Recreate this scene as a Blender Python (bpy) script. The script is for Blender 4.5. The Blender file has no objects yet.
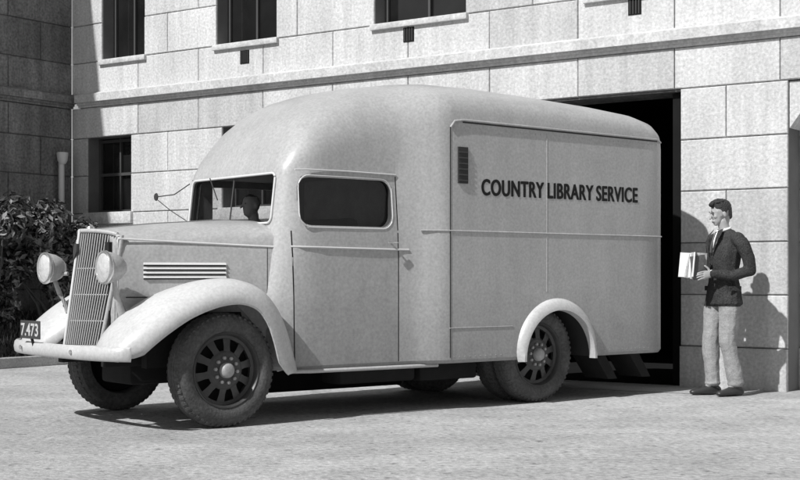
import bpy, bmesh, math, random
from mathutils import Vector, Matrix, Euler
from mathutils import noise as mn
random.seed(7)
R=math.radians
scene=bpy.context.scene
# ------------------------------------------------------------------ materials
def mat(name, base, var=0.12, scale=6.0, rough=0.6, speck=0.10, speck_scale=90.0, bump=0.0, bump_scale=40.0, metal=0.0, spec=0.5, streak=0.0, grime=None):
    m=bpy.data.materials.new(name); m.use_nodes=True
    nt=m.node_tree; N=nt.nodes; L=nt.links
    b=N["Principled BSDF"]
    b.inputs["Roughness"].default_value=rough
    b.inputs["Metallic"].default_value=metal
    b.inputs["Specular IOR Level"].default_value=spec
    tc=N.new("ShaderNodeTexCoord")
    def noise(sc,det=3,vec=None,rgh=0.6):
        n=N.new("ShaderNodeTexNoise"); n.inputs["Scale"].default_value=sc; n.inputs["Detail"].default_value=det
        n.inputs["Roughness"].default_value=rgh
        L.new(vec if vec else tc.outputs["Object"], n.inputs["Vector"]); return n.outputs["Fac"]
    def math_(op,a,bb):
        n=N.new("ShaderNodeMath"); n.operation=op
        for i,v in enumerate((a,bb)):
            if isinstance(v,(int,float)): n.inputs[i].default_value=v
            else: L.new(v,n.inputs[i])
        return n.outputs[0]
    def centred(sock,amp):
        return math_('ADD',math_('MULTIPLY',math_('SUBTRACT',sock,0.5),4*amp),1.0)
    v=centred(noise(scale),var)
    if speck: v=math_('MULTIPLY',v,centred(noise(speck_scale,1),speck))
    if streak:
        mp=N.new("ShaderNodeMapping"); mp.inputs["Scale"].default_value=(5,5,0.5)
        L.new(tc.outputs["Object"],mp.inputs["Vector"])
        v=math_('MULTIPLY',v,centred(noise(1.6,3,mp.outputs[0]),streak))
    if grime:
        sp=N.new("ShaderNodeSeparateXYZ"); L.new(tc.outputs["Object"],sp.inputs[0])
        mr=N.new("ShaderNodeMapRange"); mr.inputs[1].default_value=grime[0]; mr.inputs[2].default_value=grime[1]; mr.inputs[3].default_value=1-grime[2]; mr.inputs[4].default_value=1
        zz=math_('ADD',sp.outputs[2],math_('MULTIPLY',math_('SUBTRACT',noise(5,3),.5),.5)); L.new(zz,mr.inputs[0])
        v=math_('MULTIPLY',v,mr.outputs[0])
    v=math_('MAXIMUM',math_('MULTIPLY',v,base),0.004)
    cc=N.new("ShaderNodeCombineColor")
    for i in range(3): L.new(v,cc.inputs[i])
    L.new(cc.outputs[0],b.inputs["Base Color"])
    if bump:
        bp=N.new("ShaderNodeBump"); bp.inputs["Strength"].default_value=bump; bp.inputs["Distance"].default_value=0.02
        L.new(noise(bump_scale,3),bp.inputs["Height"]); L.new(bp.outputs[0],b.inputs["Normal"])
    return m
M={}
M['paint']=mat("body_paint",0.39,0.06,1.8,0.36,0.13,44,0.10,3,streak=0.07,grime=(.35,1.05,.30))
M['fender']=mat("light_paint",0.56,0.06,3,0.38,0.10,44,0.05,7,grime=(.4,.95,.28))
M['grillepaint']=mat("grille_paint",0.34,0.08,5,0.4,0.1)
M['trimlight']=mat("trim_light",0.60,0.05,5,0.35,0.05)
M['chrome']=mat("nickel",0.6,0.05,5,0.25,0.03,metal=0.8)
M['dark']=mat("dark_underbody",0.018,0.2,6,0.9,0.1,spec=.2)
M['seam']=mat("seam_dark",0.03,0.1,6,0.8,0.0)
M['cabtrim']=mat("cab_trim",0.16,0.2,6,0.8,0.1)
M['lens']=mat("headlamp_lens",0.50,0.15,14,0.15,0.0,bump=0.4,bump_scale=24)
M['tyre']=mat("dusty_rubber",0.085,0.3,7,0.88,0.25,45,0.3,60,spec=.25)
M['spoke']=mat("wheel_disc_enamel",0.045,0.25,12,0.45,0.1)
M['hub']=mat("hub_metal",0.33,0.2,20,0.45,0.1)
M['letter']=mat("sign_paint_black",0.012,0.1,8,0.6,0.0,spec=.2)
M['plate']=mat("plate_dark",0.04,0.1,8,0.5,0.0)
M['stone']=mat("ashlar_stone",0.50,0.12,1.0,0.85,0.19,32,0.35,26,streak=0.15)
M['stone_dark']=mat("weathered_shaded_stone",0.15,0.3,1.6,0.9,0.35,30,0.4,28,streak=0.35)  # streaked building stone, shade of wing and soffit painted in as darker colour
M['joint']=mat("mortar",0.14,0.15,3,0.95,0.1)
M['frame']=mat("window_frame",0.05,0.1,8,0.6,0.05)
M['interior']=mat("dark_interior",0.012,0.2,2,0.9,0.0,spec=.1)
M['concrete']=mat("kerb_concrete",0.36,0.15,3,0.9,0.2,40,0.3,40)
M['soil']=mat("grass_bank",0.045,0.4,7,0.95,0.4,35,0.8,30)
M['leafa']=mat("leaf_dark",0.03,0.3,5,0.6,0.2)
M['leafb']=mat("leaf_light",0.16,0.3,5,0.5,0.2)
M['bark']=mat("bark",0.06,0.2,12,0.9,0.2)
M['jacket']=mat("tweed_jacket",0.042,0.2,10,0.95,0.45,90,0.5,60,spec=0.1)
M['trouser']=mat("flannel_trousers",0.28,0.1,8,0.95,0.15,80,0.5,22,spec=0.1)
M['skin']=mat("skin",0.33,0.06,12,0.6,0.05)
M['hair']=mat("hair",0.02,0.3,30,0.55,0.3,150,0.8,90)
M['shoe']=mat("shoe_leather",0.03,0.1,10,0.4,0.05)
M['shirt']=mat("shirt",0.72,0.05,10,0.85,0.05)
M['bookA']=mat("book_cloth_light",0.42,0.15,15,0.7,0.2,60)
M['bookB']=mat("book_cloth_dark",0.10,0.15,15,0.7,0.2,60)
M['page']=mat("book_pages",0.65,0.06,40,0.8,0.1)
M['bglass']=mat("window_glass",0.012,0.5,1.6,0.05,0.0,spec=0.5)
def glassmat():
    m=bpy.data.materials.new("vehicle_glass"); m.use_nodes=True; nt=m.node_tree; N=nt.nodes; L=nt.links
    N.remove(N["Principled BSDF"]); out=N["Material Output"]
    t=N.new("ShaderNodeBsdfTransparent"); t.inputs[0].default_value=(.8,.8,.8,1)
    g=N.new("ShaderNodeBsdfGlossy"); g.inputs["Roughness"].default_value=.03; g.inputs[0].default_value=(.9,.9,.9,1)
    f=N.new("ShaderNodeFresnel"); f.inputs[0].default_value=1.45; mx=N.new("ShaderNodeMixShader")
    L.new(f.outputs[0],mx.inputs[0]); L.new(t.outputs[0],mx.inputs[1]); L.new(g.outputs[0],mx.inputs[2]); L.new(mx.outputs[0],out.inputs[0]); return m
M['glass']=glassmat()

# ------------------------------------------------------------------ helpers
def empty(name,loc=(0,0,0),rz=0):
    e=bpy.data.objects.new(name,None); scene.collection.objects.link(e)
    e.location=loc; e.rotation_euler=(0,0,rz); e.empty_display_size=.2
    return e
def sharpen(me,ang=35):
    bm=bmesh.new(); bm.from_mesh(me)
    for f in bm.faces: f.smooth=True
    for e in bm.edges:
        if len(e.link_faces)==2: e.smooth = e.calc_face_angle(0)<R(ang)
        else: e.smooth=False
    bm.to_mesh(me); bm.free()
def mk(name,verts,faces,m,parent=None,smooth=35,recalc=True,solid=0,bevel=0):
    me=bpy.data.meshes.new(name); me.from_pydata([tuple(v) for v in verts],[],faces)
    if recalc:
        bm=bmesh.new(); bm.from_mesh(me); bmesh.ops.recalc_face_normals(bm,faces=bm.faces)
        if bevel:
            es=[e for e in bm.edges if len(e.link_faces)==2 and e.calc_face_angle(0)>R(30)]
            bmesh.ops.bevel(bm,geom=es,offset=bevel,segments=2,affect='EDGES',profile=.5)
        if solid: bmesh.ops.solidify(bm,geom=bm.faces[:],thickness=solid)
        bm.to_mesh(me); bm.free()
    ob=bpy.data.objects.new(name,me); scene.collection.objects.link(ob)
    me.materials.append(M[m] if isinstance(m,str) else m)
    if parent: ob.parent=parent
    if smooth: sharpen(ob.data,smooth)
    return ob
def apply(ob):
    bpy.context.view_layer.update()
    dg=bpy.context.evaluated_depsgraph_get()
    me=bpy.data.meshes.new_from_object(ob.evaluated_get(dg))
    ob.modifiers.clear(); ob.data=me
def box(name,x0,x1,y0,y1,z0,z1,m,parent,bevel=0.0):
    v=[(x,y,z) for x in(x0,x1) for y in(y0,y1) for z in(z0,z1)]
    f=[(0,1,3,2),(4,6,7,5),(0,4,5,1),(2,3,7,6),(0,2,6,4),(1,5,7,3)]
    return mk(name,v,f,m,parent,30 if bevel else 0,True,0,bevel)
def tubedata(path,r,closed=False,n=8):
    P=[Vector(p) for p in path]; V=[];F=[]; k=len(P)
    for i,p in enumerate(P):
        a=P[(i-1)%k] if (closed or i>0) else P[i]; b=P[(i+1)%k] if (closed or i<k-1) else P[i]
        t=(b-a).normalized()
        up=Vector((0,0,1)) if abs(t.z)<.9 else Vector((0,1,0))
        s=t.cross(up).normalized(); u=s.cross(t)
        rr=r[i] if isinstance(r,(list,tuple)) else r
        for j in range(n):
            an=2*math.pi*j/n; V.append(p+s*math.cos(an)*rr+u*math.sin(an)*rr)
    m=k if closed else k-1
    for i in range(m):
        for j in range(n):
            a=i*n+j;b=i*n+(j+1)%n;c=((i+1)%k)*n+(j+1)%n;d=((i+1)%k)*n+j
            F.append((a,b,c,d))
    if not closed:
        F.append(tuple(range(n))); F.append(tuple((k-1)*n+j for j in range(n)))
    return V,F
def tube(name,path,r,m,parent,closed=False,n=8):
    V,F=tubedata(path,r,closed,n); return mk(name,V,F,m,parent,50)
def lathe(name,prof,origin,axis,m,parent,n=48,smooth=40,cap=True):
    V=[];F=[];o=Vector(origin)
    for r,h in prof:
        for j in range(n):
            a=2*math.pi*j/n; c,s=r*math.cos(a),r*math.sin(a)
            V.append(o+(Vector((h,c,s)) if axis=='x' else Vector((c,h,s)) if axis=='y' else Vector((c,s,h))))
    for i in range(len(prof)-1):
        for j in range(n):
            F.append((i*n+j,i*n+(j+1)%n,(i+1)*n+(j+1)%n,(i+1)*n+j))
    if cap: F.append(tuple(range(n))); F.append(tuple((len(prof)-1)*n+j for j in range(n)))
    return mk(name,V,F,m,parent,smooth)
def loft(rings,cap=True):
    n=len(rings[0]);V=[];F=[]
    for r in rings: V+=r
    for i in range(len(rings)-1):
        for j in range(n): F.append((i*n+j,i*n+(j+1)%n,(i+1)*n+(j+1)%n,(i+1)*n+j))
    if cap:
        F.append(tuple(range(n))); F.append(tuple((len(rings)-1)*n+j for j in range(n)))
    return V,F
def rrect(x0,x1,z0,z1,r,n=6):
    pts=[]
    for cx,cz,a0 in((x1-r,z1-r,0),(x0+r,z1-r,90),(x0+r,z0+r,180),(x1-r,z0+r,270)):
        for i in range(n+1):
            a=R(a0+90*i/n); pts.append((cx+r*math.cos(a),cz+r*math.sin(a)))
    return pts
def prism(pts,fa,fb):
    n=len(pts);V=[fa(p) for p in pts]+[fb(p) for p in pts]
    F=[(i,(i+1)%n,n+(i+1)%n,n+i) for i in range(n)]+[tuple(range(n)),tuple(range(n,2*n))]
    return V,F
def boolean(ob,cutters):
    for c in cutters:
        md=ob.modifiers.new("c",'BOOLEAN'); md.operation='DIFFERENCE'; md.object=c; md.solver='EXACT'; md.material_mode='TRANSFER'
    apply(ob)
    for c in cutters: bpy.data.objects.remove(c,do_unlink=True)
def interp(tab,x):
    if x<=tab[0][0]: return tab[0][1:]
    for a,b in zip(tab,tab[1:]):
        if x<=b[0]:
            k=(x-a[0])/(b[0]-a[0]); return [p+(q-p)*k for p,q in zip(a[1:],b[1:])]
    return tab[-1][1:]
def catmull(P,n):
    out=[];m=len(P)
    for i in range(m-1):
        p0=P[max(i-1,0)];p1=P[i];p2=P[i+1];p3=P[min(i+2,m-1)]
        for k in range(n):
            t=k/n
            out.append([0.5*((2*b)+(-a+c)*t+(2*a-5*b+4*c-d)*t*t+(-a+3*b-3*c+d)*t**3) for a,b,c,d in zip(p0,p1,p2,p3)])
    out.append(list(P[-1])); return out
_b=bmesh.new(); bmesh.ops.create_icosphere(_b,subdivisions=2,radius=1); _b.verts.ensure_lookup_table()
ICV=[v.co.copy() for v in _b.verts]; ICF=[tuple(v.index for v in f.verts) for f in _b.faces]; _b.free()
def ell(L,c,r,*a,**k):
    i=len(L[0]); cx,cy,cz=c[:3]; rx,ry,rz=r[:3]
    L[0].extend((cx+v.x*rx,cy+v.y*ry,cz+v.z*rz) for v in ICV); L[1].extend((a_+i,b_+i,c_+i) for a_,b_,c_ in ICF)
def chain(L,keys,step=.4):
    for a,b in zip(keys,keys[1:]):
        A=Vector(a[:3]);B=Vector(b[:3]);ln=(B-A).length; r=min(min(a[3:]),min(b[3:])); n=max(1,int(math.ceil(ln/(r*step))))
        for k in range(n+1):
            f=k/n; q=[x+(y-x)*f for x,y in zip(a,b)]
            ell(L,q[:3],q[3:])
def blob(name,fn,m,parent,voxel=.008,smooth=4):
    L=([],[]); fn(L); me=bpy.data.meshes.new(name); me.from_pydata(L[0],[],L[1])
    ob=bpy.data.objects.new(name,me); scene.collection.objects.link(ob); ob.parent=parent
    md=ob.modifiers.new("r",'REMESH'); md.mode='VOXEL'; md.voxel_size=voxel; md.use_smooth_shade=True
    if smooth: md=ob.modifiers.new("s",'SMOOTH'); md.iterations=smooth; md.factor=.5
    apply(ob); ob.data.materials.clear()
    for k in (m if isinstance(m,list) else [m]): ob.data.materials.append(M[k])
    for p in ob.data.polygons: p.use_smooth=True
    return ob

# ================================================================== TRUCK
truck=empty("library_van",(-1.293,10.32,0),math.atan2(.623,.782))
WC=0.95
ST=[(.585,.70,1.93,2.01,3.0),(.592,.73,1.94,2.07,2.9),(.615,.77,1.95,2.15,2.8),(.66,.81,1.96,2.26,2.75),(.73,.845,1.97,2.37,2.75),(.82,.865,1.98,2.47,2.8),(.95,.87,2.00,2.56,2.85),
    (1.15,.87,2.04,2.65,2.9),(1.4,.87,2.09,2.72,2.95),(1.7,.872,2.16,2.78,3.0),(1.85,.89,2.23,2.80,3.0),(1.95,.93,2.30,2.815,3.05),(2.05,.975,2.36,2.825,3.1),(2.14,.997,2.40,2.83,3.15),
    (2.22,1.0,2.42,2.835,3.2),(2.7,1.0,2.43,2.84,3.2),(3.4,1.0,2.43,2.82,3.2),(4.1,1.0,2.43,2.79,3.2),(4.6,1.0,2.43,2.75,3.2),(4.78,.995,2.42,2.71,3.1),(4.86,.975,2.40,2.66,3.0),(4.91,.94,2.37,2.60,3.0),(4.93,.90,2.35,2.55,3.0)]
def bring(t,hw,zs,top,n):
    tb=max(0,min(1,(2.0-t)/.3))
    half=[(hw-.03,.40),(hw,.43)]
    for z in (.7,1.0,1.3,1.52): half.append((hw,z))
    for k in range(1,4): half.append((hw,1.52+(zs-1.52)*k/3))
    K=14
    for k in range(1,K+1):
        a=math.pi/2*k/K
        half.append((hw*math.cos(a)**(2/n) if k<K else 0, zs+(top-zs)*math.sin(a)**(2/n)))
    pts=[]
    fade=max(0,min(1,(1.3-t)/.6))
    def P(x,z,s):
        if z>1.4: x=x-tb*.05*min(1,(z-1.4)/.6)*(x/hw)
        return Vector((t+fade*.12*(z-1.57),WC+s*x,z))
    for x,z in half: pts.append(P(x,z,-1))
    for x,z in reversed(half[:-1]): pts.append(P(x,z,1))
    return pts
V,F=loft([bring(*s) for s in ST])
body=mk("coachwork_body",V,F,'paint',truck,0)
cut=[]
def cutter(V,F,m='seam'): 
    o=mk("cut",V,F,m,truck,0); cut.append(o)
BQ=[(0,1,3,2),(4,6,7,5),(0,4,5,1),(2,3,7,6),(0,2,6,4),(1,5,7,3)]
def cbox(x0,x1,y0,y1,z0,z1,m='seam'): cutter([(x,y,z) for x in(x0,x1) for y in(y0,y1) for z in(z0,z1)],BQ,m)
cbox(.665,.90,.30,1.60,.95,1.985,'cabtrim')
cbox(.82,1.675,.165,1.735,.90,1.99,'cabtrim')
WS=rrect(.31,1.59,1.575,1.955,.05)
V,F=prism(WS,lambda p:(.4,p[0],p[1]),lambda p:(.70,p[0],p[1])); cutter(V,F)
SW=rrect(.73,1.64,1.545,1.93,.10)
V,F=prism(SW,lambda p:(p[0],-.2,p[1]),lambda p:(p[0],.18,p[1])); cutter(V,F)
V,F=prism(SW,lambda p:(p[0],2.1,p[1]),lambda p:(p[0],1.72,p[1])); cutter(V,F)
AC,AR=3.43,.44
arch=[(AC+AR*math.cos(R(a)),.41+AR*math.sin(R(a))) for a in range(0,181,9)]+[(AC-AR,.2),(AC+AR,.2)]
arch2=[(3.35+.53*math.cos(R(a)),.41+.53*math.sin(R(a))) for a in range(0,181,9)]+[(2.82,.21),(3.88,.21)]
for g in (lambda y:y, lambda y:1.9-y):
    V,F=prism(arch,lambda p:(p[0],g(-.3),p[1]),lambda p:(p[0],g(.62),p[1])); cutter(V,F)
    V,F=prism(arch2,lambda p:(p[0],g(-.012),p[1]),lambda p:(p[0],g(.63),p[1])); cutter(V,F)
for (a,c,d,dep) in ((.662,.432,1.50,.165),(1.695,.432,1.50,.092),(1.695,1.52,1.97,.125)):
    cbox(a,a+.010,-.2,dep,c,d); cbox(a,a+.010,1.9-dep,2.1,c,d)
boolean(body,cut); sharpen(body.data,30)
def panel(name,pts,f,m): 
    V=[f(p) for p in pts]; return mk(name,V,[tuple(range(len(V)))],m,truck,0)
panel("windscreen_glass",rrect(.30,1.60,1.565,1.965,.05),lambda p:(.612+.12*(p[1]-1.57),p[0],p[1]),'glass')
panel("door_glass",rrect(.72,1.65,1.535,1.94,.1),lambda p:(p[0],.145,p[1]),'glass')
panel("door_glass_far",rrect(.72,1.65,1.535,1.94,.1),lambda p:(p[0],1.755,p[1]),'glass')
tube("windscreen_frame",[(.577+.12*(p[1]-1.57),p[0],p[1]) for p in rrect(.30,1.60,1.565,1.965,.05)],.010,'trimlight',truck,True)
tube("windscreen_glazing_bar",[(.594,WC,1.57),(.645,WC,1.96)],.007,'frame',truck)
tube("wiper",[(.585,1.25,1.97),(.588,1.13,1.78)],.005,'seam',truck)
box("bench_seat",.95,1.40,.22,1.68,.95,1.18,'seam',truck,.04)
box("seat_back",1.27,1.40,.22,1.68,1.18,1.62,'seam',truck,.04)
box("dashboard",.68,.76,.31,1.59,1.38,1.53,'plate',truck,.02)
DY,DO=1.30,-.32
sw=[(.80+.08*math.cos(a),DY+.18*math.sin(a),1.47+.14*math.cos(a)) for a in [2*math.pi*k/24 for k in range(24)]]
tube("steering_wheel",sw,.012,'plate',truck,True)
tube("steering_column",[(.80,DY,1.47),(.70,DY,1.3)],.018,'plate',truck)
drv=empty("seated_driver"); drv.location=truck.location; drv.rotation_euler=truck.rotation_euler
def fdrv(bm):
    y=DY; o=DO
    chain(bm,[(1.38+o,y,1.22,.12,.17,.06),(1.42+o,y,1.40,.12,.17,.06),(1.43+o,y,1.52,.11,.19,.05),(1.42+o,y,1.59,.07,.11,.04)])
    chain(bm,[(1.38+o,y,1.57,.05,.05,.05),(1.37+o,y,1.67,.05,.05,.05)])
    for s in(-1,1):
        chain(bm,[(1.41+o,y+s*.18,1.54,.06,.06,.06),(1.30+o,y+s*.22,1.38,.05,.05,.05),(1.17+o,y+s*.19,1.46,.038,.038,.038),(1.11+o,y+s*.17,1.49,.03,.03,.03)])
        chain(bm,[(1.36+o,y+s*.10,1.24,.09,.09,.08),(1.12+o,y+s*.11,1.24,.065,.065,.065),(1.09+o,y+s*.11,1.05,.05,.05,.05)])
        for k in range(4): chain(bm,[(1.11+o,y+s*.17,1.475+.016*k,.010,.010,.009),(1.085+o,y+s*.172,1.48+.016*k,.009,.009,.008),(1.08+o,y+s*.184,1.478+.016*k,.008,.008,.008)],.8)
    chain(bm,[(1.35+o,y,1.77,.085,.07,.09),(1.33+o,y,1.69,.055,.05,.04)])
    chain(bm,[(1.265+o,y,1.76,.012,.010,.012),(1.245+o,y,1.735,.012,.013,.012)])
    for s in(-1,1): ell(bm,(1.36+o,y+s*.074,1.75),(.016,.009,.028))
db=blob("driver_body",fdrv,['trouser','skin','hair'],drv,.009,4)
for p in db.data.polygons:
    c=p.center
    p.material_index=2 if (c.z>1.828 or (c.z>1.71 and c.x>1.39+DO)) else (1 if c.z>1.61 or (c.x<1.12+DO and c.z>1.44) else 0)
for s in(-1,1): lathe("eye",[(.001,-.003),(.008,0),(.001,.003)],(1.272+DO,DY+s*.028,1.77),'x','hair',drv,8)
tube("driver_collar",[(1.375+DO+.055*math.cos(a),DY+.056*math.sin(a),1.60) for a in [2*math.pi*k/16 for k in range(16)]],.012,'shirt',drv,True)
def cabw(z): return WC-(.87-.05*min(1,max(0,(z-1.4)/.6)))
for s in (0,1):
    g=(lambda y:y) if s==0 else (lambda y:1.9-y)
    tube("window_moulding",[(p[0],g(cabw(p[1])-.001),p[1]) for p in rrect(.715,1.655,1.53,1.945,.11)],.0055,'trimlight',truck,True)
    tube("cab_belt",[(.66,g(.135),1.375),(.75,g(.09),1.372),(.9,g(.078),1.37),(1.72,g(.074),1.36),(1.80,g(.066),1.36)],.008,'trimlight',truck)
    tube("van_belt",[(1.9,g(.03),1.525),(2.05,g(-.028),1.525),(2.15,g(-.05),1.525),(4.85,g(-.05),1.52)],.007,'paint',truck)
    tube("van_low_belt",[(2.15,g(-.05),.70),(2.88,g(-.05),.70)],.005,'paint',truck)
    tube("roof_gutter",[(2.16,g(-.052),2.40),(2.2,g(-.058),2.455),(2.3,g(-.058),2.47),(4.78,g(-.056),2.455),(4.85,g(-.04),2.43)],.010,'paint',truck)
    tube("roof_gutter_painted_shadow",[(2.3,g(-.052),2.452),(4.78,g(-.052),2.438)],.006,'seam',truck)  # dark bead paints the shade line beneath the gutter
    tube("cab_gutter",[(.70,g(.140),1.985),(.8,g(.122),1.99),(1.2,g(.120),1.992),(1.70,g(.118),1.985)],.006,'trimlight',truck)
    box("van_corner_joint",2.155,2.163,min(g(-.052),g(-.04)),max(g(-.052),g(-.04)),.45,2.40,'seam',truck)
    tube("panel_bead",[(3.30,g(-.050),1.0),(3.30,g(-.0505),2.42)],.003,'paint',truck)
    tube("sill_strip",[(.64,g(.10),.39),(.8,g(.06),.388),(2.1,g(.05),.385)],.016,'fender',truck)
    box("door_handle",1.56,1.66,min(g(.03),g(.045)),max(g(.03),g(.045)),1.410,1.426,'chrome',truck,.005)
    tube("door_handle_stem",[(1.62,g(.04),1.418),(1.62,g(.1),1.418)],.008,'chrome',truck)
    for z in (.62,1.22): tube("door_hinge",[(.672,g(.128),z),(.672,g(.128),z+.07)],.008,'paint',truck)
V=[];F=[]
for k in range(44):
    for z in (2.405,.455):
        if z<1 and 2.8<2.2+k*.06<4.0: continue
        x=2.2+k*.06;i=len(V)
        V+=[(x+.006*math.cos(a),-.0503,z+.006*math.sin(a)) for a in [j*math.pi/3 for j in range(6)]]+[(x,-.0545,z)]
        F+=[(i+j,i+(j+1)%6,i+6) for j in range(6)]
mk("rivets",V,F,'paint',truck,0)
box("side_ventilator",2.24,2.35,-.062,-.04,1.93,2.24,'seam',truck)
for k in range(6): box("ventilator_slat",2.245,2.345,-.068,-.060,1.95+k*.048,1.962+k*.048,'plate',truck)
cu=bpy.data.curves.new("lettering",'FONT'); cu.body="COUNTRY LIBRARY SERVICE"; cu.size=.19; cu.offset=.002; cu.space_character=1.08; cu.space_word=.8
tx=bpy.data.objects.new("lettering",cu); scene.collection.objects.link(tx)
bpy.context.view_layer.update()
dg=bpy.context.evaluated_depsgraph_get(); me=bpy.data.meshes.new_from_object(tx.evaluated_get(dg)); bpy.data.objects.remove(tx)
xs=[v.co.x for v in me.vertices]; ys=[v.co.y for v in me.vertices]
kx=1.99/(max(xs)-min(xs)); ky=.140/(max(ys)-min(ys))
base=[((v.co.x-min(xs))*kx,(v.co.y-min(ys))*ky) for v in me.vertices]; fs=[tuple(p.vertices) for p in me.polygons]
V=[];F=[]
for q,(dx,dz) in enumerate(((0,0),(.006,.0),(-.006,.0),(.003,.0025),(-.003,-.0025))):
    i=len(V); V+=[(2.515+x+dx,-.0518-.0003*q,1.838+z+dz) for x,z in base]; F+=[tuple(i+k for k in f) for f in fs]
mk("lettering",V,F,'letter',truck,0,recalc=False)

# bonnet
HS=[(-.63,.355,1.30,1.49,2.6),(-.60,.365,1.31,1.505,2.6),(-.4,.415,1.33,1.53,2.5),(-.1,.495,1.35,1.56,2.5),(.2,.585,1.37,1.58,2.5),(.45,.665,1.39,1.60,2.6),(.60,.72,1.40,1.60,2.7),(.66,.74,1.40,1.58,2.7)]
def hring(t,hw,zs,top,n):
    half=[(hw-.06,.62),(hw-.02,.8),(hw,1.05),(hw,zs)]
    K=10
    for k in range(1,K+1):
        a=math.pi/2*k/K; half.append((hw*math.cos(a)**(2/n) if k<K else 0, zs+(top-zs)*math.sin(a)**(2/n)))
    return [Vector((t,WC-x,z)) for x,z in half]+[Vector((t,WC+x,z)) for x,z in reversed(half[:-1])]
V,F=loft([hring(*s) for s in HS]); mk("bonnet",V,F,'paint',truck,40)
def hoodw(t): return interp([(s[0],s[1]) for s in HS],t)[0]
for s in(-1,1):
    for k in range(4):
        z=1.135+k*.034
        rings=[]
        for t in [-.42+.62*i/6 for i in range(7)]:
            w=WC+s*(hoodw(t)-.004); o=s*.022
            rings.append([Vector((t,w,z-.008)),Vector((t,w+o,z-.008)),Vector((t,w+o*.6,z+.005)),Vector((t,w,z+.010))])
        V,F=loft(rings); mk("bonnet_louvre",V,F,'trimlight',truck,30)
        tube("louvre_slot",[(t,WC+s*(hoodw(t)+.001),z-.015) for t in (-.42,-.1,.2)],.005,'seam',truck)
    tube("bonnet_moulding",[(t,WC+s*(hoodw(t)+.001),1.425-.045*(t+.6)) for t in (-.6,-.4,-.1,.2,.45,.6,.66)],.008,'trimlight',truck)
    tube("bonnet_seam",[(t,WC+s*(hoodw(t)-.001),.98) for t in (-.55,-.4,-.1,.2,.45,.55)],.004,'seam',truck)
    tube("bonnet_rear_seam",[Vector((.52,WC+s*(hoodw(.52)-.0005),z)) for z in(.9,1.1,1.3,1.38)],.003,'seam',truck)
    tube("bonnet_catch",[Vector((.30,WC+s*(hoodw(.30)+.012),z)) for z in(1.02,1.10)],.010,'chrome',truck)
tube("bonnet_hinge",[(-.6,WC,1.508),(-.4,WC,1.532),(-.1,WC,1.562),(.2,WC,1.582),(.45,WC,1.602),(.6,WC,1.602)],.007,'chrome',truck)
def gpt(a,z,off=0):
    k=(z-.60)/.9
    hw=.25+.110*min(1,k*1.25)
    t0=-.86+.13*k
    rc=.165*(abs(a)**1.25)
    return Vector((t0+rc-off,WC+a*hw,z))
def gz(a): return 1.49-.045*abs(a)**3
rings=[]
for i in range(21):
    a=-1+i/10; rings.append([gpt(a,.60+(gz(a)-.60)*j/12) for j in range(13)])
V=[v for r in rings for v in r]; F=[(i*13+j,i*13+j+1,(i+1)*13+j+1,(i+1)*13+j) for i in range(20) for j in range(12)]
mk("grille_backing",V,F,'seam',truck,40)
for i in range(-15,16):
    a=i/16.5
    tube("grille_bar",[gpt(a,.62+(gz(a)-.64)*j/6,.010) for j in range(7)],.0062,'grillepaint',truck,n=6)
for z in (.8,1.0,1.2): tube("grille_crossbar",[gpt(-1+i/10,z,.006) for i in range(21)],.005,'hub',truck,n=6)
tube("grille_centre_strip",[gpt(0,.6+.9*j/6,.018) for j in range(7)],.012,'trimlight',truck)
per=[gpt(-1,.6+(gz(1)-.6)*j/10,.004) for j in range(11)]+[gpt(-1+i/10,gz(-1+i/10),.004) for i in range(1,20)]+[gpt(1,.6+(gz(1)-.6)*(10-j)/10,.004) for j in range(11)]+[gpt(1-i/10,.6,.004) for i in range(1,20)]
tube("grille_shell",per,.018,'paint',truck,True,10)
for s in(-1,1):
    r0=[gpt(s,.6+(gz(1)-.6)*j/8) for j in range(9)]
    r1=[Vector((-.61,WC+s*interp([(.6,.295),(.8,.345),(1.05,.365),(1.5,.365)],.62+.80*j/8)[0],.62+.80*j/8)) for j in range(9)]
    V=r0+r1;F=[(j,j+1,9+j+1,9+j) for j in range(8)]
    mk("shell_cheek",V,F,'paint',truck,50)
top=[gpt(-1+i/10,gz(-1+i/10),0) for i in range(21)]
def htop(x):
    f=min(.999,abs(x)/.365); return 1.31+.195*(1-f**2.6)**(1/2.6)
bk=[Vector((-.605,WC+(-1+i/10)*.360,htop((-1+i/10)*.360)+.002)) for i in range(21)]
mk("shell_top",top+bk,[(i,i+1,22+i,21+i) for i in range(20)],'paint',truck,50)
V,F=prism([(WC-.03,1.33),(WC,1.27),(WC+.03,1.33),(WC+.02,1.39),(WC-.02,1.39)],lambda p:(gpt(0,p[1]).x-.038,p[0],p[1]),lambda p:(gpt(0,p[1]).x-.018,p[0],p[1])); mk("radiator_badge",V,F,'plate',truck,0)
lathe("radiator_cap",[(.03,0),(.035,.012),(.03,.025),(.01,.032)],(-.66,WC,1.498),'z','chrome',truck,20)
FP=[(-.90,.555,.08,.46),(-.87,.625,.03,.52),(-.78,.735,-.02,.58),(-.60,.875,-.05,.62),(-.38,1.00,-.06,.59),(-.12,1.085,-.065,.52),(.12,1.10,-.065,.44),(.32,1.03,-.065,.37),(.46,.88,-.06,.30),(.545,.70,-.05,.24),(.60,.52,-.04,.2),(.63,.405,-.035,.18)]
FPs=catmull(FP,5)
sec=[(1.0,-.09),(.93,-.035),(.8,.0),(.62,.018),(.42,.022),(.27,.012),(.15,-.012),(.06,-.045),(.01,-.09),(-.01,-.13),(0,-.165),(.03,-.168),(.035,-.155),(.03,-.10),(.09,-.055),(.17,-.028),(.3,-.004),(.45,.006),(.62,.003),(.8,-.014),(.93,-.05),(1.0,-.11)]
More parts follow.
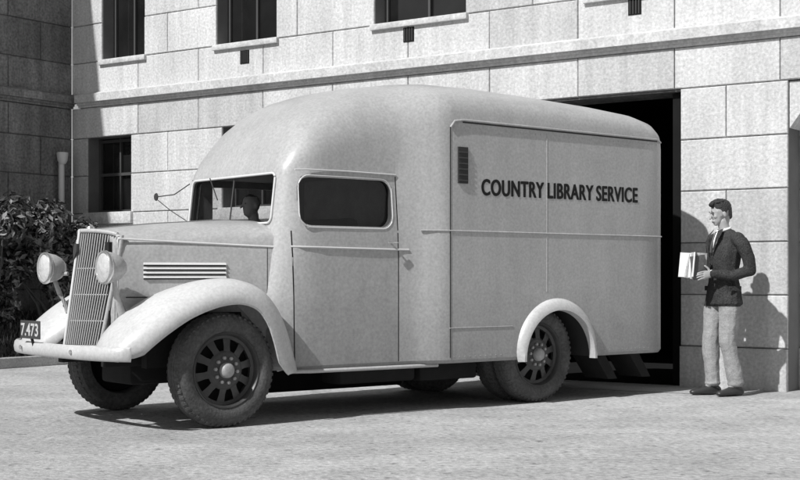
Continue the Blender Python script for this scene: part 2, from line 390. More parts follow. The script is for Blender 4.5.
for s in (0,1):
    rings=[]
    for i,p in enumerate(FPs):
        a=FPs[max(i-1,0)];b=FPs[min(i+1,len(FPs)-1)]
        tx_,tz=b[0]-a[0],b[1]-a[1];l=math.hypot(tx_,tz);nx,nz=-tz/l,tx_/l
        fr=min(1,.35+i/12); fr*=max(.62,min(1,(len(FPs)-1-i)/14+.62))
        r=[]
        for f,n in sec:
            w=p[2]+f*(p[3]-p[2]); nn=n*(fr if n<0 else 1)
            if s: w=1.9-w
            r.append(Vector((p[0]+nx*nn,w,p[1]+nz*nn)))
        rings.append(r)
    V,F=loft(rings)
    mk("front_mudguard",V,F,'fender',truck,60)
    tube("mudguard_bead",[r[11] for r in rings],.008,'fender',truck)
    g=(lambda y:y) if s==0 else (lambda y:1.9-y)
    box("wheel_well",-.5,.56,min(g(.34),g(.42)),max(g(.34),g(.42)),.45,.86,'dark',truck)
    rings=[]
    for k in range(0,37):
        a=R(-2+184*k/36); c,sn=math.cos(a),math.sin(a)
        e=math.sin(a)**.5 if math.sin(a)>0 else 0
        ro=AR+.045+.055*e
        prof=[(ro,-.049),(ro-.008,-.072),(ro-.03,-.095),(AR+.02,-.112),(AR-.005,-.112),(AR-.012,-.04)]
        rings.append([Vector((AC+r*c,g(w),.40+r*sn)) for r,w in prof])
    V,F=loft(rings); mk("rear_mudguard",V,F,'fender',truck,50)
V,F=loft([[Vector((-.70,y,.50)),Vector((-.82,y,.57)),Vector((-.70,y,.62)),Vector((-.62,y,.58))] for y in (.4,.7,1.2,1.5)]); mk("front_apron",V,F,'paint',truck,30)
rings=[]
for i in range(25):
    w=-.06+1.92*i/24; a=(w-.9)/.96; t=-1.04+.09*a**2+.10*abs(a)**8
    rings.append([Vector((t+.012,w,.53)),Vector((t-.004,w,.542)),Vector((t-.012,w,.583)),Vector((t-.004,w,.622)),Vector((t+.012,w,.635)),Vector((t+.02,w,.583))])
V,F=loft(rings); mk("front_bumper",V,F,'fender',truck,60)
for w in(.5,1.4):
    box("bumper_iron",-1.0,-.5,w-.03,w+.03,.55,.60,'dark',truck,.005)
    lathe("bumper_bolt",[(.018,0),(.016,-.008),(.006,-.011)],(-1.04+.016-.012,w,.585),'x','chrome',truck,12)
box("number_plate",-1.065,-1.055,.98,1.34,.66,.80,'plate',truck,.004)
cu=bpy.data.curves.new("pl",'FONT'); cu.body="7.473"; cu.size=.14; cu.offset=.003
o=bpy.data.objects.new("pl",cu); scene.collection.objects.link(o); bpy.context.view_layer.update()
me=bpy.data.meshes.new_from_object(o.evaluated_get(bpy.context.evaluated_depsgraph_get())); bpy.data.objects.remove(o)
xs=[v.co.x for v in me.vertices]; w0=max(xs)-min(xs)
for v in me.vertices: v.co=Vector((-1.0675,1.32-(v.co.x-min(xs))/w0*.32,.685+v.co.y*.95))
o=bpy.data.objects.new("plate_digits",me); scene.collection.objects.link(o); o.parent=truck; me.materials.clear(); me.materials.append(M['bookA'])
tube("plate_bracket",[(-1.052,1.16,.68),(-1.03,1.16,.60)],.012,'dark',truck)
for w in (.43,1.47):
    q=.03 if w<1 else -.03
    lathe("headlamp_bowl",[(.012,.17),(.05,.16),(.085,.125),(.108,.08),(.118,.03),(.120,0.0),(.112,-.005)],(-.80,w,1.205),'x','paint',truck,32)
    lathe("headlamp_rim",[(.120,.02),(.128,.008),(.128,-.008),(.120,-.018),(.110,-.015),(.110,.0)],(-.80,w,1.205),'x','chrome',truck,32,cap=False)
    lathe("headlamp_glass",[(.112,-.008),(.085,-.020),(.05,-.028),(.01,-.031)],(-.80,w,1.205),'x','lens',truck,32)
    tube("headlamp_post",[(-.72,w,1.11),(-.69,w+q,1.0),(-.62,w+2*q,.86)],[.018,.022,.035],'paint',truck)
    tube("lamp_bar",[(-.72,w,1.16),(-.66,w+(.12 if w<1 else -.12),1.16)],.016,'paint',truck)
tube("mirror_arm",[(.66,1.72,1.95),(.58,1.85,1.86),(.55,2.12,1.85)],.005,'seam',truck)
tube("mirror_arm_lower",[(.62,1.7,1.62),(.57,1.9,1.72),(.55,2.12,1.83)],.004,'seam',truck)
lathe("mirror_head",[(.032,0),(.036,.008),(.02,.018)],(.545,2.13,1.85),'x','seam',truck,20)
def wheel(name,t,w,s):
    o=(t,w,.4325)
    T=[(.28,.17),(.275,.10),(.28,.035),(.288,.018),(.315,.003),(.350,-.004),(.385,.004),(.41,.022),(.424,.040),(.430,.055),(.422,.060),(.431,.066),(.4325,.085),(.424,.090),(.4325,.095),(.4325,.107),(.424,.112),(.4325,.117),(.431,.136),(.422,.142),(.430,.147),(.424,.162),(.41,.18),(.385,.198),(.33,.2),(.29,.19),(.28,.17)]
    lathe(name+"_tyre",[(r,s*h) for r,h in T],o,'y','tyre',truck,72,30,cap=False)
    V=[];F=[]
    for k in range(54):
        a=2*math.pi*k/54; d=.028
        for h0,h1 in((.018,.05),(.15,.182)):
            b=len(V)
            for aa in(a-d,a+d):
                for rr in(.405,.434 ):
                    for h in(h0,h1):
                        r2=rr if not(rr>.42 and ((h==h0 and h0<.1) or (h==h1 and h0>.1))) else rr-.016
                        V.append((t+r2*math.cos(aa),w+s*h,.4325+r2*math.sin(aa)))
            F+= [tuple(b+x for x in q) for q in BQ]
    mk(name+"_lugs",V,F,'tyre',truck,0)
    lathe(name+"_rim",[(.282,s*.03),(.288,s*.014),(.280,s*.010),(.270,s*.022),(.262,s*.055),(.238,s*.068),(.238,s*.10)],o,'y','spoke',truck,56,cap=False)
    lathe(name+"_drum",[(.262,s*.12),(.19,s*.115),(.01,s*.115)],o,'y','interior',truck,40)
    V=[];F=[]
    for k in range(10):
        a=2*math.pi*k/10+.2
        def P(r,q,h): return (t+r*math.cos(a)-q*math.sin(a), w+s*h, .4325+r*math.sin(a)+q*math.cos(a))
        b=len(V)
        V+=[P(.12,-.030,.034),P(.12,.030,.034),P(.18,.026,.050),P(.18,-.026,.050),P(.245,.034,.066),P(.245,-.034,.066)]
        F+=[(b,b+1,b+2,b+3),(b+3,b+2,b+4,b+5)]
        c=a+.31
        lathe(name+"_nut",[(.014,0),(.014,-s*.016),(.008,-s*.02)],(t+.095*math.cos(c),w+s*.028,.4325+.095*math.sin(c)),'y','hub',truck,6,10)
    mk(name+"_disc_webs",V,F,'spoke',truck,0)
    lathe(name+"_hubplate",[(.150,s*.046),(.14,s*.036),(.125,s*.030),(.072,s*.026)],o,'y','spoke',truck,32)
    lathe(name+"_hub",[(.060,s*.03),(.057,s*.0),(.050,s*-.014),(.033,s*-.022),(.005,s*-.024)],o,'y','hub',truck,32)
wheel("front_wheel_near",0,0.0,1); wheel("front_wheel_far",0,1.9,-1)
wheel("rear_wheel_near",3.29,.03,1); wheel("rear_wheel_near_inner",3.29,.27,1)
wheel("rear_wheel_far",3.29,1.87,-1); wheel("rear_wheel_far_inner",3.29,1.63,-1)
for w in(.55,1.3): box("chassis_rail",-.75,4.6,w-.04,w+.04,.46,.62,'dark',truck,.006)
for t in(.9,2.0,4.3): box("cross_member",t-.05,t+.05,.5,1.36,.48,.58,'dark',truck)
tube("front_axle",[(0,.1,.43),(0,.35,.36),(0,1.55,.36),(0,1.8,.43)],.035,'dark',truck)
tube("rear_axle",[(3.29,.2,.43),(3.29,1.7,.43)],.06,'dark',truck)
lathe("differential",[(.05,-.16),(.12,-.1),(.16,0),(.12,.1),(.05,.16)],(3.29,.95,.43),'x','dark',truck,20)
tube("propeller_shaft",[(1.1,.95,.45),(3.1,.95,.43)],.035,'dark',truck)
box("engine_sump",-.45,.7,.7,1.2,.30,.75,'dark',truck,.03)
box("radiator_core",-.66,-.6,.64,1.26,.64,1.4,'dark',truck)
box("fuel_tank",1.2,2.0,.22,.5,.25,.6,'dark',truck,.03)
box("tool_locker",2.05,2.7,.22,.5,.24,.45,'dark',truck,.02)
box("far_shade_block",.50,2.80,1.4,1.72,.10,.45,'dark',truck,.02)  # added dark block, covers sunlit ground beyond so the underside reads as shadow
box("far_rear_locker",3.85,4.85,1.4,1.72,.16,.45,'dark',truck,.02)
tube("exhaust_pipe",[(.4,1.25,.34),(2.0,1.2,.3),(4.6,1.2,.3)],.03,'dark',truck)
for w in(.5,1.4): tube("rear_spring",[(2.65,w,.5),(2.95,w,.38),(3.27,w,.35),(3.6,w,.38),(3.95,w,.5)],.03,'dark',truck)
for t0 in (3.98,4.45):
    V=[(t0,y,.42) for y in(.0,.3)]+[(t0+.14,y,.42) for y in(.0,.3)]+[(t0+.20,y,.17) for y in(.0,.3)]+[(t0+.32,y,.17) for y in(.0,.3)]
    mk("rear_mudflap",[ (a,b+.02,c) for a,b,c in V],[(0,1,3,2),(4,6,7,5),(0,4,5,1),(2,3,7,6),(0,2,6,4),(1,5,7,3)],'dark',truck,0)
# ================================================================== BUILDING
bld=empty("stone_building",(2.84,14.22,0),math.atan2(-.575,.818))
SH={}
def shades(m):
    if m not in SH:
        SH[m]=[]
        for f in (.84,1.1):
            nm=M[m].copy(); nm.name=M[m].name+"_shade"
            for n in nm.node_tree.nodes:
                if n.type=='MATH' and n.operation=='MAXIMUM':
                    n.inputs[0].links[0].from_node.inputs[1].default_value*=f
            SH[m].append(nm)
    return SH[m]
def wall_blocks(name,x0,x1,courses,openings,m,xf,blen=1.12,joint='joint',thick=.5,seed=1):
    rnd=random.Random(seed)
    V=[];F=[];BV=[];BF=[]
    def addb(a,b,z0,z1,y0,y1):
        i=len(BV)
        for x in(a,b):
            for y in(y0,y1):
                for z in(z0,z1): BV.append(xf(x,y,z))
        for q in BQ: BF.append(tuple(i+k for k in q))
    def addblock(a,b,z0,z1,pr):
        g=.004;c=.010
        a+=g;b-=g;z0+=g;z1-=g
        if b-a<.05: return
        i=len(V); d=rnd.uniform(-.003,.003)-pr
        for (xa,xb,za,zb,y) in((a,b,z0,z1,.05),(a,b,z0,z1,c+d),(a+c*.6,b-c*.6,z0+c,z1-c,d)):
            for x,z in((xa,za),(xb,za),(xb,zb),(xa,zb)): V.append(xf(x,y,z))
        for k in(0,1):
            for j in range(4): F.append((i+k*4+j,i+k*4+(j+1)%4,i+k*4+4+(j+1)%4,i+k*4+4+j))
        F.append((i+8,i+9,i+10,i+11))
    for ci,(z0,z1,pr) in enumerate(courses):
        zs=sorted(set([z0,z1]+[z for o in openings for z in(o[2],o[3]) if z0+.02<z<z1-.02]))
        for za,zb in zip(zs,zs[1:]):
            zm=(za+zb)/2
            segs=[(x0,x1)]
            for o in openings:
                if o[2]<zm<o[3]:
                    ns=[]
                    for a,b in segs:
                        if o[1]<=a or o[0]>=b: ns.append((a,b))
                        else:
                            if o[0]>a: ns.append((a,o[0]))
                            if o[1]<b: ns.append((o[1],b))
                    segs=ns
            for a,b in segs:
                addb(a,b,za,zb,.028,thick)
                off=(ci%2)*blen/2
                k=math.floor((a-off)/blen)+1
                cuts=[a]
                while k*blen+off<b:
                    x=k*blen+off
                    if x-a>.2 and b-x>.2: cuts.append(x)
                    k+=1
                cuts.append(b)
                for p,q in zip(cuts,cuts[1:]): addblock(p,q,za,zb,pr)
    mk(name+"_core",BV,BF,joint,bld,0)
    ob=mk(name,V,F,m,bld,0)
    for nm in shades(m): ob.data.materials.append(nm)
    rr=random.Random(seed*7); nf=9; P=ob.data.polygons
    for b in range(len(P)//nf):
        q=rr.choice((0,0,0,1,2))
        for k in range(nf): P[b*nf+k].material_index=q
C=[(-.1,.42,.03)]+[(.42+.53*k,.95+.53*k,0) for k in range(5)]+[(3.07,3.50,0)]
Cu=[(3.69,4.13,.0)]+[(4.13+.53*k,4.66+.53*k,0) for k in range(7)]
OP=[(-2.95,.065,-1,3.07),(1.20,4.0,-1,3.07),(-8.85,-7.98,2.01,3.07),(-6.3,-5.3,2.01,3.07),(4.9,6.0,2.01,3.07)]
OU=[(-8.55,-7.72,4.13,6.25),(-6.40,-5.38,4.13,6.25),(-3.85,-2.56,4.13,6.25),(-1.0,.2,4.13,6.25),(1.7,2.9,4.13,6.25),(4.4,5.6,4.13,6.25)]
VN=[(-5.98,-5.83,3.86,4.03),(-3.42,-3.27,3.89,4.06),(-.52,-.37,3.89,4.06)]
idf=lambda x,y,z:(x,y,z)
XL,XR=-9.16,8.0
wall_blocks("ground_storey_ashlar",XL,XR,C,OP,'stone',idf,seed=3)
wall_blocks("upper_storey_ashlar",XL,XR,Cu,OU,'stone',idf,seed=5)
def moulding(name,prof,a,b,m,xf=idf):
    r=[[Vector(xf(x,y,z)) for y,z in prof] for x in(a,b)]
    V,F=loft(r); mk(name,V,F,m,bld,0)
corn=[(.4,3.50),(-.03,3.50),(-.03,3.53),(-.055,3.532),(-.055,3.562),(-.10,3.565),(-.105,3.668),(-.09,3.672),(-.03,3.70),(.4,3.69)]
moulding("string_course",corn,XL+.16,XR,'stone')
cap=[(.4,7.84),(-.1,7.84),(-.3,8.0),(-.45,8.1),(-.45,8.25),(.4,8.3)]
moulding("roof_cornice",cap,XL-2,XR,'stone')
box("roof_slab",XL-2,XR,.41,9,7.9,8.2,'joint',bld)
for o in OU+OP[2:]:
    x0,x1,z0,z1=o
    low=z0<3
    box("window_sill",x0-.04,x1+.04,-.045,.2,z0-(.15 if low else .06),z0+.012,'stone',bld,.008)
    box("window_glass",x0-.02,x1+.02,.26,.27,z0,z1,'bglass',bld)
    for a,b in((x0,x0+.05),(x1-.05,x1),((x0+x1)/2-.015,(x0+x1)/2+.015)): box("window_frame",a,b,.22,.258,z0+.012,z1,'frame',bld)
    for z in(z0+.012,(z0+z1)/2,z1-.06): box("window_rail",x0+.05,x1-.05,.215,.257,z,z+.04,'frame',bld)
for o in VN:
    box("air_vent",o[0],o[1],-.007,.01,o[2],o[3],'interior',bld)
    for k in range(4): box("air_vent_bar",o[0]+.02+k*.034,o[0]+.028+k*.034,-.014,-.006,o[2]+.01,o[3]-.01,'frame',bld)
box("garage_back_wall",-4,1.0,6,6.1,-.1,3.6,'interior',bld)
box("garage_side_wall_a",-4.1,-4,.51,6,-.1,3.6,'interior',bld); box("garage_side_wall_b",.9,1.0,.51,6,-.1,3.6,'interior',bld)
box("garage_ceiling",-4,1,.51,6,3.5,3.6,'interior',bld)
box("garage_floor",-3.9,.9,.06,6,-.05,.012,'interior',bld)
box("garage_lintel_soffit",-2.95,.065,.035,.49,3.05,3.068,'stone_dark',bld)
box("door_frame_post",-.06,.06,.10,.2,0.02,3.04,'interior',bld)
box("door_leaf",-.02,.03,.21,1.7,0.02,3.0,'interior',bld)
V,F=prism([(1.205,3.06),(1.55,3.06),(1.205,2.60)],lambda p:(p[0],.035,p[1]),lambda p:(p[0],.34,p[1])); mk("bay_corner_bracket",V,F,'stone',bld,0)
def xr(x,y,z): return (x,y+.35,z)
wall_blocks("recess_ashlar",1.0,4.2,C[:-1],[],'stone',xr,seed=9,thick=.2)
def xw(x,y,z): return (XL-y, -x, z)
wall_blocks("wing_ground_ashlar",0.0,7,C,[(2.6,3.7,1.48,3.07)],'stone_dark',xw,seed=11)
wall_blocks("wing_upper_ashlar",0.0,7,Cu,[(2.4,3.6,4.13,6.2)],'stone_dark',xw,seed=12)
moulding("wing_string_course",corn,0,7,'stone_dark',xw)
box("wing_window_glass",XL-.4,XL-.38,-3.8,-2.3,1.4,6.3,'bglass',bld)
box("side_return_wall",XR,XR+.4,.0,9,-.1,8,'stone',bld)
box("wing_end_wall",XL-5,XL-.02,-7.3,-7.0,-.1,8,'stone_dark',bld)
pipe=empty("drain_pipe"); pipe.parent=bld
tube("pipe_shaft",[(XL+.10,-.28,.1),(XL+.10,-.28,2.75)],.042,'trimlight',bld).parent=pipe
lathe("pipe_hopper",[(.045,0),(.07,.05),(.08,.13),(.08,.16)],(XL+.12,-.28,2.70),'z','trimlight',pipe,16)
for z in(.9,1.9): lathe("pipe_collar",[(.054,0),(.056,.02),(.054,.06)],(XL+.10,-.28,z),'z','trimlight',pipe,16)
# ================================================================== GROUND
def groundmat():
    m=bpy.data.materials.new("worn_asphalt"); m.use_nodes=True; nt=m.node_tree;N=nt.nodes;L=nt.links;b=N["Principled BSDF"]
    b.inputs["Roughness"].default_value=.92; b.inputs["Specular IOR Level"].default_value=.2
    tc=N.new("ShaderNodeTexCoord")
    def nz(s,d,sc=None,rot=-38):
        n=N.new("ShaderNodeTexNoise"); n.inputs["Scale"].default_value=s; n.inputs["Detail"].default_value=d; n.inputs["Roughness"].default_value=.65
        if sc:
            mp=N.new("ShaderNodeMapping"); mp.inputs["Scale"].default_value=sc; mp.inputs["Rotation"].default_value=(0,0,R(rot)); L.new(tc.outputs["Object"],mp.inputs[0]); L.new(mp.outputs[0],n.inputs[0])
        else: L.new(tc.outputs["Object"],n.inputs[0])
        return n.outputs["Fac"]
    def mm(op,a,c):
        n=N.new("ShaderNodeMath"); n.operation=op
        for i,v in enumerate((a,c)):
            if isinstance(v,(int,float)): n.inputs[i].default_value=v
            else: L.new(v,n.inputs[i])
        return n.outputs[0]
    def ce(s,a): return mm('ADD',mm('MULTIPLY',mm('SUBTRACT',s,.5),4*a),1.0)
    v=mm('MULTIPLY',ce(nz(.45,3),.22),ce(nz(2.2,4),.18)); v=mm('MULTIPLY',v,ce(nz(22,2),.34)); v=mm('MULTIPLY',v,ce(nz(.8,3,(.30,2.2,1)),.08))
    pit=N.new("ShaderNodeMapRange"); pit.inputs[1].default_value=.60; pit.inputs[2].default_value=.70; pit.inputs[3].default_value=1; pit.inputs[4].default_value=.5
    L.new(nz(9,3),pit.inputs[0]); v=mm('MULTIPLY',v,pit.outputs[0])
    v=mm('MULTIPLY',v,.38)
    cc=N.new("ShaderNodeCombineColor")
    for i in range(3): L.new(v,cc.inputs[i])
    L.new(cc.outputs[0],b.inputs["Base Color"])
    bp=N.new("ShaderNodeBump"); bp.inputs["Strength"].default_value=.6; bp.inputs["Distance"].default_value=.025; L.new(nz(20,4),bp.inputs["Height"]); L.new(bp.outputs[0],b.inputs["Normal"])
    return m
M['asphalt']=groundmat()
mk("ground",[(-250,-250,0),(250,-250,0),(250,250,0),(-250,250,0)],[(0,1,2,3)],'asphalt',None,0)
def bl(x,y,z=0): return (2.84+.818*x+.575*y,14.22-.575*x+.818*y,z)
ap=[bl(-1.6,-.95,.004),bl(1.0,-.75,.004),bl(1.0,.04,.004),bl(-1.6,.04,.004)]
mk("concrete_apron_pavement",ap,[(0,1,2,3)],'concrete',None,0)
bed=empty("garden_bed",(2.84,14.22,0),math.atan2(-.575,.818))
box("kerb",-7.95,-7.80,-6.5,-.05,-.05,.13,'concrete',bed,.015)
rn=random.Random(4);V=[];F=[];nx,ny=14,70
for i in range(nx+1):
    for j in range(ny+1):
        x=-7.955-1.17*i/nx; y=-6.5+6.45*j/ny
        V.append((x,y,.10+.55*(i/nx)**.8+rn.uniform(-.02,.03)))
for i in range(nx):
    for j in range(ny): F.append((i*(ny+1)+j,i*(ny+1)+j+1,(i+1)*(ny+1)+j+1,(i+1)*(ny+1)+j))
mk("bank_soil",V,F,'soil',bed,60)
for mm_,cnt in (('leafb',3500),('leafa',7000)):
    V=[];F=[]
    for k in range(cnt):
        f=rn.random(); x=-7.97-1.1*f; y=rn.uniform(-5,-.1); z=.09+.55*(f*1.1/1.17)**.8; a=rn.uniform(0,6.28); h=rn.uniform(.04,.14); w=.006+.010*rn.random(); lx,ly=rn.uniform(-.05,.05),rn.uniform(-.05,.05)
        i=len(V); V+=[(x-w*math.cos(a),y-w*math.sin(a),z),(x+w*math.cos(a),y+w*math.sin(a),z),(x+lx,y+ly,z+h)]; F.append((i,i+1,i+2))
    mk("bank_grass",V,F,mm_,bed,0,recalc=False)
def shrub(name,cx,cy,z0,blobs,nleaf,seed):
    rn=random.Random(seed); e=empty(name,(2.84,14.22,0),math.atan2(-.575,.818))
    for k in range(9):
        b=rn.choice(blobs); p1=Vector((cx+b[0]*.8,cy+b[1]*.8,b[2])); p0=Vector((cx+rn.uniform(-.08,.08),cy+rn.uniform(-.08,.08),z0))
        mid=(p0+p1)/2+Vector((rn.uniform(-.1,.1),rn.uniform(-.1,.1),0))
        tube("stem",[p0,mid,p1],[.03,.02,.008],'bark',e,n=6)
    for mname,frac in(('leafa',.55),('leafb',.45)):
        V=[];F=[]
        for k in range(int(nleaf*frac)):
            b=rn.choice(blobs)
            while True:
                d=Vector((rn.uniform(-1,1),rn.uniform(-1,1),rn.uniform(-1,1)))
                if .35<d.length<1: break
            d=d.normalized()*(d.length**.5)
            c=Vector((cx+b[0],cy+b[1],b[2]))+d*b[3]*rn.uniform(.75,1.18)
            n=(d+Vector((rn.uniform(-.8,.8),rn.uniform(-.8,.8),rn.uniform(-.4,1)))).normalized()
            t=n.orthogonal().normalized(); t=(Matrix.Rotation(rn.uniform(0,6.28),3,n)@t); s=n.cross(t)
            l=rn.uniform(.035,.075); w=l*.42
            i=len(V); V+=[c-t*l,c+s*w+n*.006,c+t*l,c-s*w+n*.006]; F.append((i,i+1,i+2,i+3))
        mk("foliage_"+mname,V,F,mname,e,0,recalc=False)
rb=random.Random(2)
def blobs(n,rx,ry,za,zb,r0,r1): return [(rb.uniform(-rx,rx),rb.uniform(-ry,ry),rb.uniform(za,zb),rb.uniform(r0,r1)) for _ in range(n)]
shrub("shrub",-8.5,-.95,.4,blobs(20,.30,.6,.75,1.95,.14,.28),9500,21)
shrub("shrub",-8.5,-2.1,.4,blobs(20,.30,.55,.7,2.0,.16,.30),8000,22)
shrub("shrub",-8.55,-3.4,.4,blobs(16,.30,.6,.7,1.7,.16,.32),5000,23)
# ================================================================== MAN (local x = forward, y = his left, toward camera)
man=empty("standing_man",(3.09,13.13,0),R(200))
def fbody(bm):
    chain(bm,[(-.02,.090,.95,.12,.105,.09),(-.005,.097,.78,.105,.10,.09),(.015,.097,.52,.085,.082,.07),(-.035,.098,.30,.078,.078,.06),(-.07,.10,.13,.078,.078,.045),(-.07,.10,.115,.08,.08,.035)])
    chain(bm,[(.00,-.090,.95,.12,.105,.09),(.045,-.095,.78,.105,.10,.09),(.075,-.093,.52,.085,.082,.07),(.07,-.09,.30,.078,.078,.06),(.06,-.09,.13,.078,.078,.045),(.06,-.09,.115,.08,.08,.035)])
    for x,y in((-.07,.10),(.06,-.09)):
        sg=1 if y>0 else -1
        chain(bm,[(x-.05,y,.045,.045,.042,.045),(x+.03,y,.05,.055,.046,.05),(x+.12,y+.02*sg,.038,.055,.05,.034),(x+.19,y+.03*sg,.030,.045,.042,.027)])
    chain(bm,[(-.015,0,.875,.160,.220,.03),(-.015,0,.99,.150,.205,.06),(-.005,0,1.14,.135,.185,.06),(-.01,0,1.30,.145,.195,.06),(-.025,0,1.42,.145,.205,.06),(-.035,0,1.50,.115,.20,.05),(-.03,0,1.56,.075,.12,.035)],.35)
    chain(bm,[(-.035,.18,1.50,.075,.065,.06),(-.06,.235,1.43,.070,.064,.06),(-.10,.26,1.32,.064,.06,.06),(-.12,.262,1.19,.062,.058,.057),(.04,.225,1.145,.057,.053,.05),(.19,.135,1.165,.044,.042,.043)])
    chain(bm,[(-.035,-.18,1.50,.075,.065,.06),(-.035,-.235,1.43,.070,.064,.06),(-.05,-.26,1.32,.064,.06,.06),(-.05,-.26,1.20,.060,.056,.055),(.07,-.225,1.165,.055,.052,.05),(.19,-.135,1.165,.044,.042,.043)])
    chain(bm,[(-.025,0,1.55,.058,.058,.05),(.008,0,1.66,.052,.052,.05)])
body_o=blob("body",fbody,['jacket','trouser','shoe','skin'],man,.0075,9)
bme=body_o.data
for p in bme.polygons:
    c=p.center
    if c.z<.088: p.material_index=2
    elif c.z<.850+.02*c.x: p.material_index=1
    elif c.z>1.592-.25*c.x and abs(c.y)<.07: p.material_index=3
    else: p.material_index=0
# cloth folds (normals read first, then written back in one go)
nv=len(bme.vertices); co_=[0.0]*(nv*3); bme.vertices.foreach_get("co",co_)
nr=[tuple(x.vector) for x in bme.vertex_normals]
for i in range(nv):
    x,y,z=co_[3*i:3*i+3]
    if .12<z<1.5:
        fold=.006*math.sin(z*34+x*9+mn.noise(Vector((x*5,y*5,z*4)))*5)*(1 if z<.7 else .7)
        a=mn.noise(Vector((x*7,y*7,z*3.2)))*.014+mn.noise(Vector((x*16,y*16,z*14)))*.005+fold*max(0,mn.noise(Vector((x*4,y*4,z*3)))+.25)
        for k in range(3): co_[3*i+k]+=nr[i][k]*a
bme.vertices.foreach_set("co",co_); bme.update()
def fhead(bm):
    ell(bm,(-.005,0,1.765),(.098,.076,.095))
    chain(bm,[(.028,0,1.74,.066,.062,.06),(.045,0,1.68,.045,.048,.035),(.062,0,1.652,.026,.028,.02)])
    chain(bm,[(-.03,0,1.70,.06,.055,.05),(.0,0,1.62,.05,.05,.04)])
    chain(bm,[(.085,0,1.758,.010,.010,.012),(.102,0,1.732,.012,.012,.012),(.112,0,1.712,.013,.015,.010)])
    chain(bm,[(.088,-.03,1.768,.012,.012,.008),(.094,0,1.765,.012,.012,.008),(.088,.03,1.768,.012,.012,.008)])
    chain(bm,[(.086,-.018,1.682,.010,.01,.005),(.094,0,1.684,.010,.01,.006),(.086,.018,1.682,.010,.01,.005)])
    chain(bm,[(.084,-.016,1.672,.010,.01,.005),(.091,0,1.671,.010,.01,.006),(.084,.016,1.672,.010,.01,.005)])
    for s in(-1,1):
        ell(bm,(-.008,s*.078,1.728),(.018,.009,.030))
        ell(bm,(.066,s*.034,1.722),(.022,.018,.02))
headp=empty("head_pivot"); headp.parent=man
E=Euler((0,R(12),R(-12)),'XYZ'); pv=Vector((0,0,1.62)); headp.rotation_euler=E; headp.location=pv-E.to_matrix()@pv
blob("head",fhead,'skin',headp,.004,3)
def fhair(bm):
    ell(bm,(-.018,0,1.80),(.100,.081,.080))
    chain(bm,[(-.07,0,1.77,.045,.068,.05),(-.075,0,1.70,.03,.055,.035)])
    for s in(-1,1): chain(bm,[(-.02,s*.06,1.78,.045,.022,.03),(-.015,s*.07,1.75,.018,.012,.02)])
    rr=random.Random(5)
    for k in range(30): 
        a=rr.uniform(0,6.28); q=rr.uniform(0,.075); ell(bm,(.0+q*math.cos(a),q*.8*math.sin(a),1.868-q*q*4+rr.uniform(-.004,.008)),(.022,.02,.013))
    chain(bm,[(.065,-.03,1.838,.024,.03,.022),(.078,.02,1.845,.024,.03,.024)])
blob("hair",fhair,'hair',headp,.005,1)
for s in(-1,1):
    lathe("eye",[(.001,-.004),(.007,-.002),(.008,.0),(.007,.002),(.001,.004)],(.088,s*.03,1.747),'x','hair',headp,10)
    tube("eyebrow",[(.095,s*.016,1.772),(.099,s*.028,1.776),(.090,s*.044,1.771)],.0035,'hair',headp,n=6)
tube("mouth_line",[(.094,-.020,1.6775),(.103,0,1.678),(.094,.020,1.6775)],.0022,'bookB',headp,n=6)
for s in(-1,1):
    def fhand(bm,s=s):
        chain(bm,[(.185,s*.130,1.163,.024,.02,.028),(.215,s*.117,1.158,.026,.017,.034),(.265,s*.104,1.152,.026,.015,.042)])
        for k,(ln,dz) in enumerate(((.072,.030),(.082,.010),(.076,-.010),(.060,-.030))):
            z=1.152+dz; 
            chain(bm,[(.270,s*.103,z,.010,.0095,.0095),(.270+ln*.5,s*.102,z-.006,.0092,.009,.009),(.270+ln*.80,s*.098,z-.012,.0085,.0082,.0082),(.270+ln,s*.089,z-.018,.0078,.0076,.0076)])
        chain(bm,[(.215,s*.112,1.178,.013,.012,.012),(.235,s*.104,1.212,.011,.0105,.011),(.262,s*.095,1.235,.0095,.009,.0095)])
    blob("hand",fhand,'skin',man,.003,2)
    def fcuff(bm,s=s): chain(bm,[(.205,s*.124,1.1645,.022,.034,.036),(.212,s*.121,1.164,.016,.032,.034)])
    blob("shirt_cuff",fcuff,'shirt',man,.004,1)
def fsh(bm): chain(bm,[(.110,0,1.38,.022,.018,.02),(.096,0,1.47,.026,.042,.02),(.060,0,1.54,.030,.052,.02)])
blob("shirt_front",fsh,'shirt',man,.005,2)
tube("shirt_collar",[(.062*math.cos(a)-.006,.060*math.sin(a),1.585-.018*math.cos(a)) for a in [2*math.pi*k/24 for k in range(24)]],.013,'shirt',man,True)
tube("necktie",[(.076,0,1.555),(.110,0,1.50),(.130,0,1.42),(.137,0,1.36)],[.012,.014,.018,.016],'plate',man)
for s in(-1,1):
    V=[(.048,s*.080,1.590),(.080,s*.038,1.575),(.127,s*.062,1.50),(.149,s*.014,1.31),(.137,s*.095,1.46),(.098,s*.11,1.53)]
    mk("lapel",V,[(0,1,2,5),(2,3,4),(2,4,5)],'jacket',man,0)
    box("jacket_pocket_flap",-.06,.07,s*.207-.006,s*.207+.006,1.0,1.045,'jacket',man)
for z in(1.25,1.12): lathe("jacket_button",[(.011,0),(.009,.004),(.002,.005)],(.145 if z>1.2 else .142,.015,z),'x','plate',man,12)
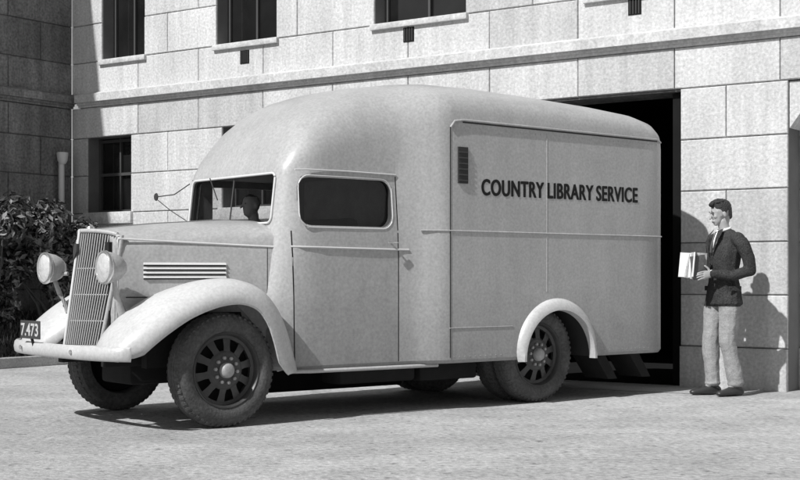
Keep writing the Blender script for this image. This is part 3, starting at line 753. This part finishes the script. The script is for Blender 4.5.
def closed(name,loc,ry,rz,h,w,th,m):
    e=empty(name,loc,0); e.parent=man; e.rotation_euler=(0,R(ry),R(rz))
    box("pages",-w/2+.006,w/2-.006,-th/2+.004,th/2-.004,.006,h-.006,'page',e)
    for q in(-1,1): box("cover",-w/2,w/2,min(q*th/2,q*(th/2-.0035)),max(q*th/2,q*(th/2-.0035)),0,h,m,e,.001)
    box("spine",w/2-.0035,w/2+.0005,-th/2+.0036,th/2-.0036,0.0005,h-.0005,m,e)
closed("book_dark",(.30,.072,1.11),8,0,.225,.15,.028,'bookB')
closed("book_light",(.305,.042,1.11),-3,0,.25,.16,.028,'bookA')
closed("book_thin",(.30,-.074,1.11),-12,0,.23,.16,.026,'bookA')
ob_=empty("open_book",(.31,-.02,1.12),0); ob_.parent=man; ob_.rotation_euler=(0,R(-6),0)
for q in(-1,1):
    hf=empty("half",(0,0,0),R(q*52)); hf.parent=ob_
    box("leaves",0.004,.155,-.006 if q>0 else -.008,.008 if q>0 else .006,.004,.236,'page',hf)
    box("board",0.0,.162,(.0085 if q>0 else -.0115),(.0115 if q>0 else -.0085),0,.24,'bookB',hf)

# ================================================================== LIGHT, CAMERA
h=Vector((-.68,-.733)).normalized(); el=R(44)
d=Vector((h.x*math.cos(el),h.y*math.cos(el),math.sin(el)))
su=bpy.data.lights.new("sun",'SUN'); su.energy=5; su.angle=R(.8); su.color=(1,1,1)
so=bpy.data.objects.new("sun",su); scene.collection.objects.link(so); so.rotation_euler=d.to_track_quat('Z','Y').to_euler(); so.location=(0,0,20)
w=bpy.data.worlds.new("World"); scene.world=w; w.use_nodes=True; nt=w.node_tree
sky=nt.nodes.new("ShaderNodeTexSky"); sky.sky_type='NISHITA'; sky.sun_disc=False; sky.sun_elevation=el; sky.sun_rotation=math.atan2(h.x,h.y)
bw=nt.nodes.new("ShaderNodeRGBToBW"); nt.links.new(sky.outputs[0],bw.inputs[0]); bg=nt.nodes["Background"]; nt.links.new(bw.outputs[0],bg.inputs[0]); bg.inputs[1].default_value=.085
cam=bpy.data.cameras.new("camera"); co=bpy.data.objects.new("camera",cam); scene.collection.objects.link(co)
co.location=(0,0,1.15); co.rotation_euler=(R(90),0,0); cam.sensor_width=36; cam.lens=61.8; cam.shift_y=.0437; cam.clip_end=1000; cam.clip_start=.1
scene.camera=co
scene.view_settings.view_transform='Standard'; scene.view_settings.look='None'; scene.view_settings.exposure=0
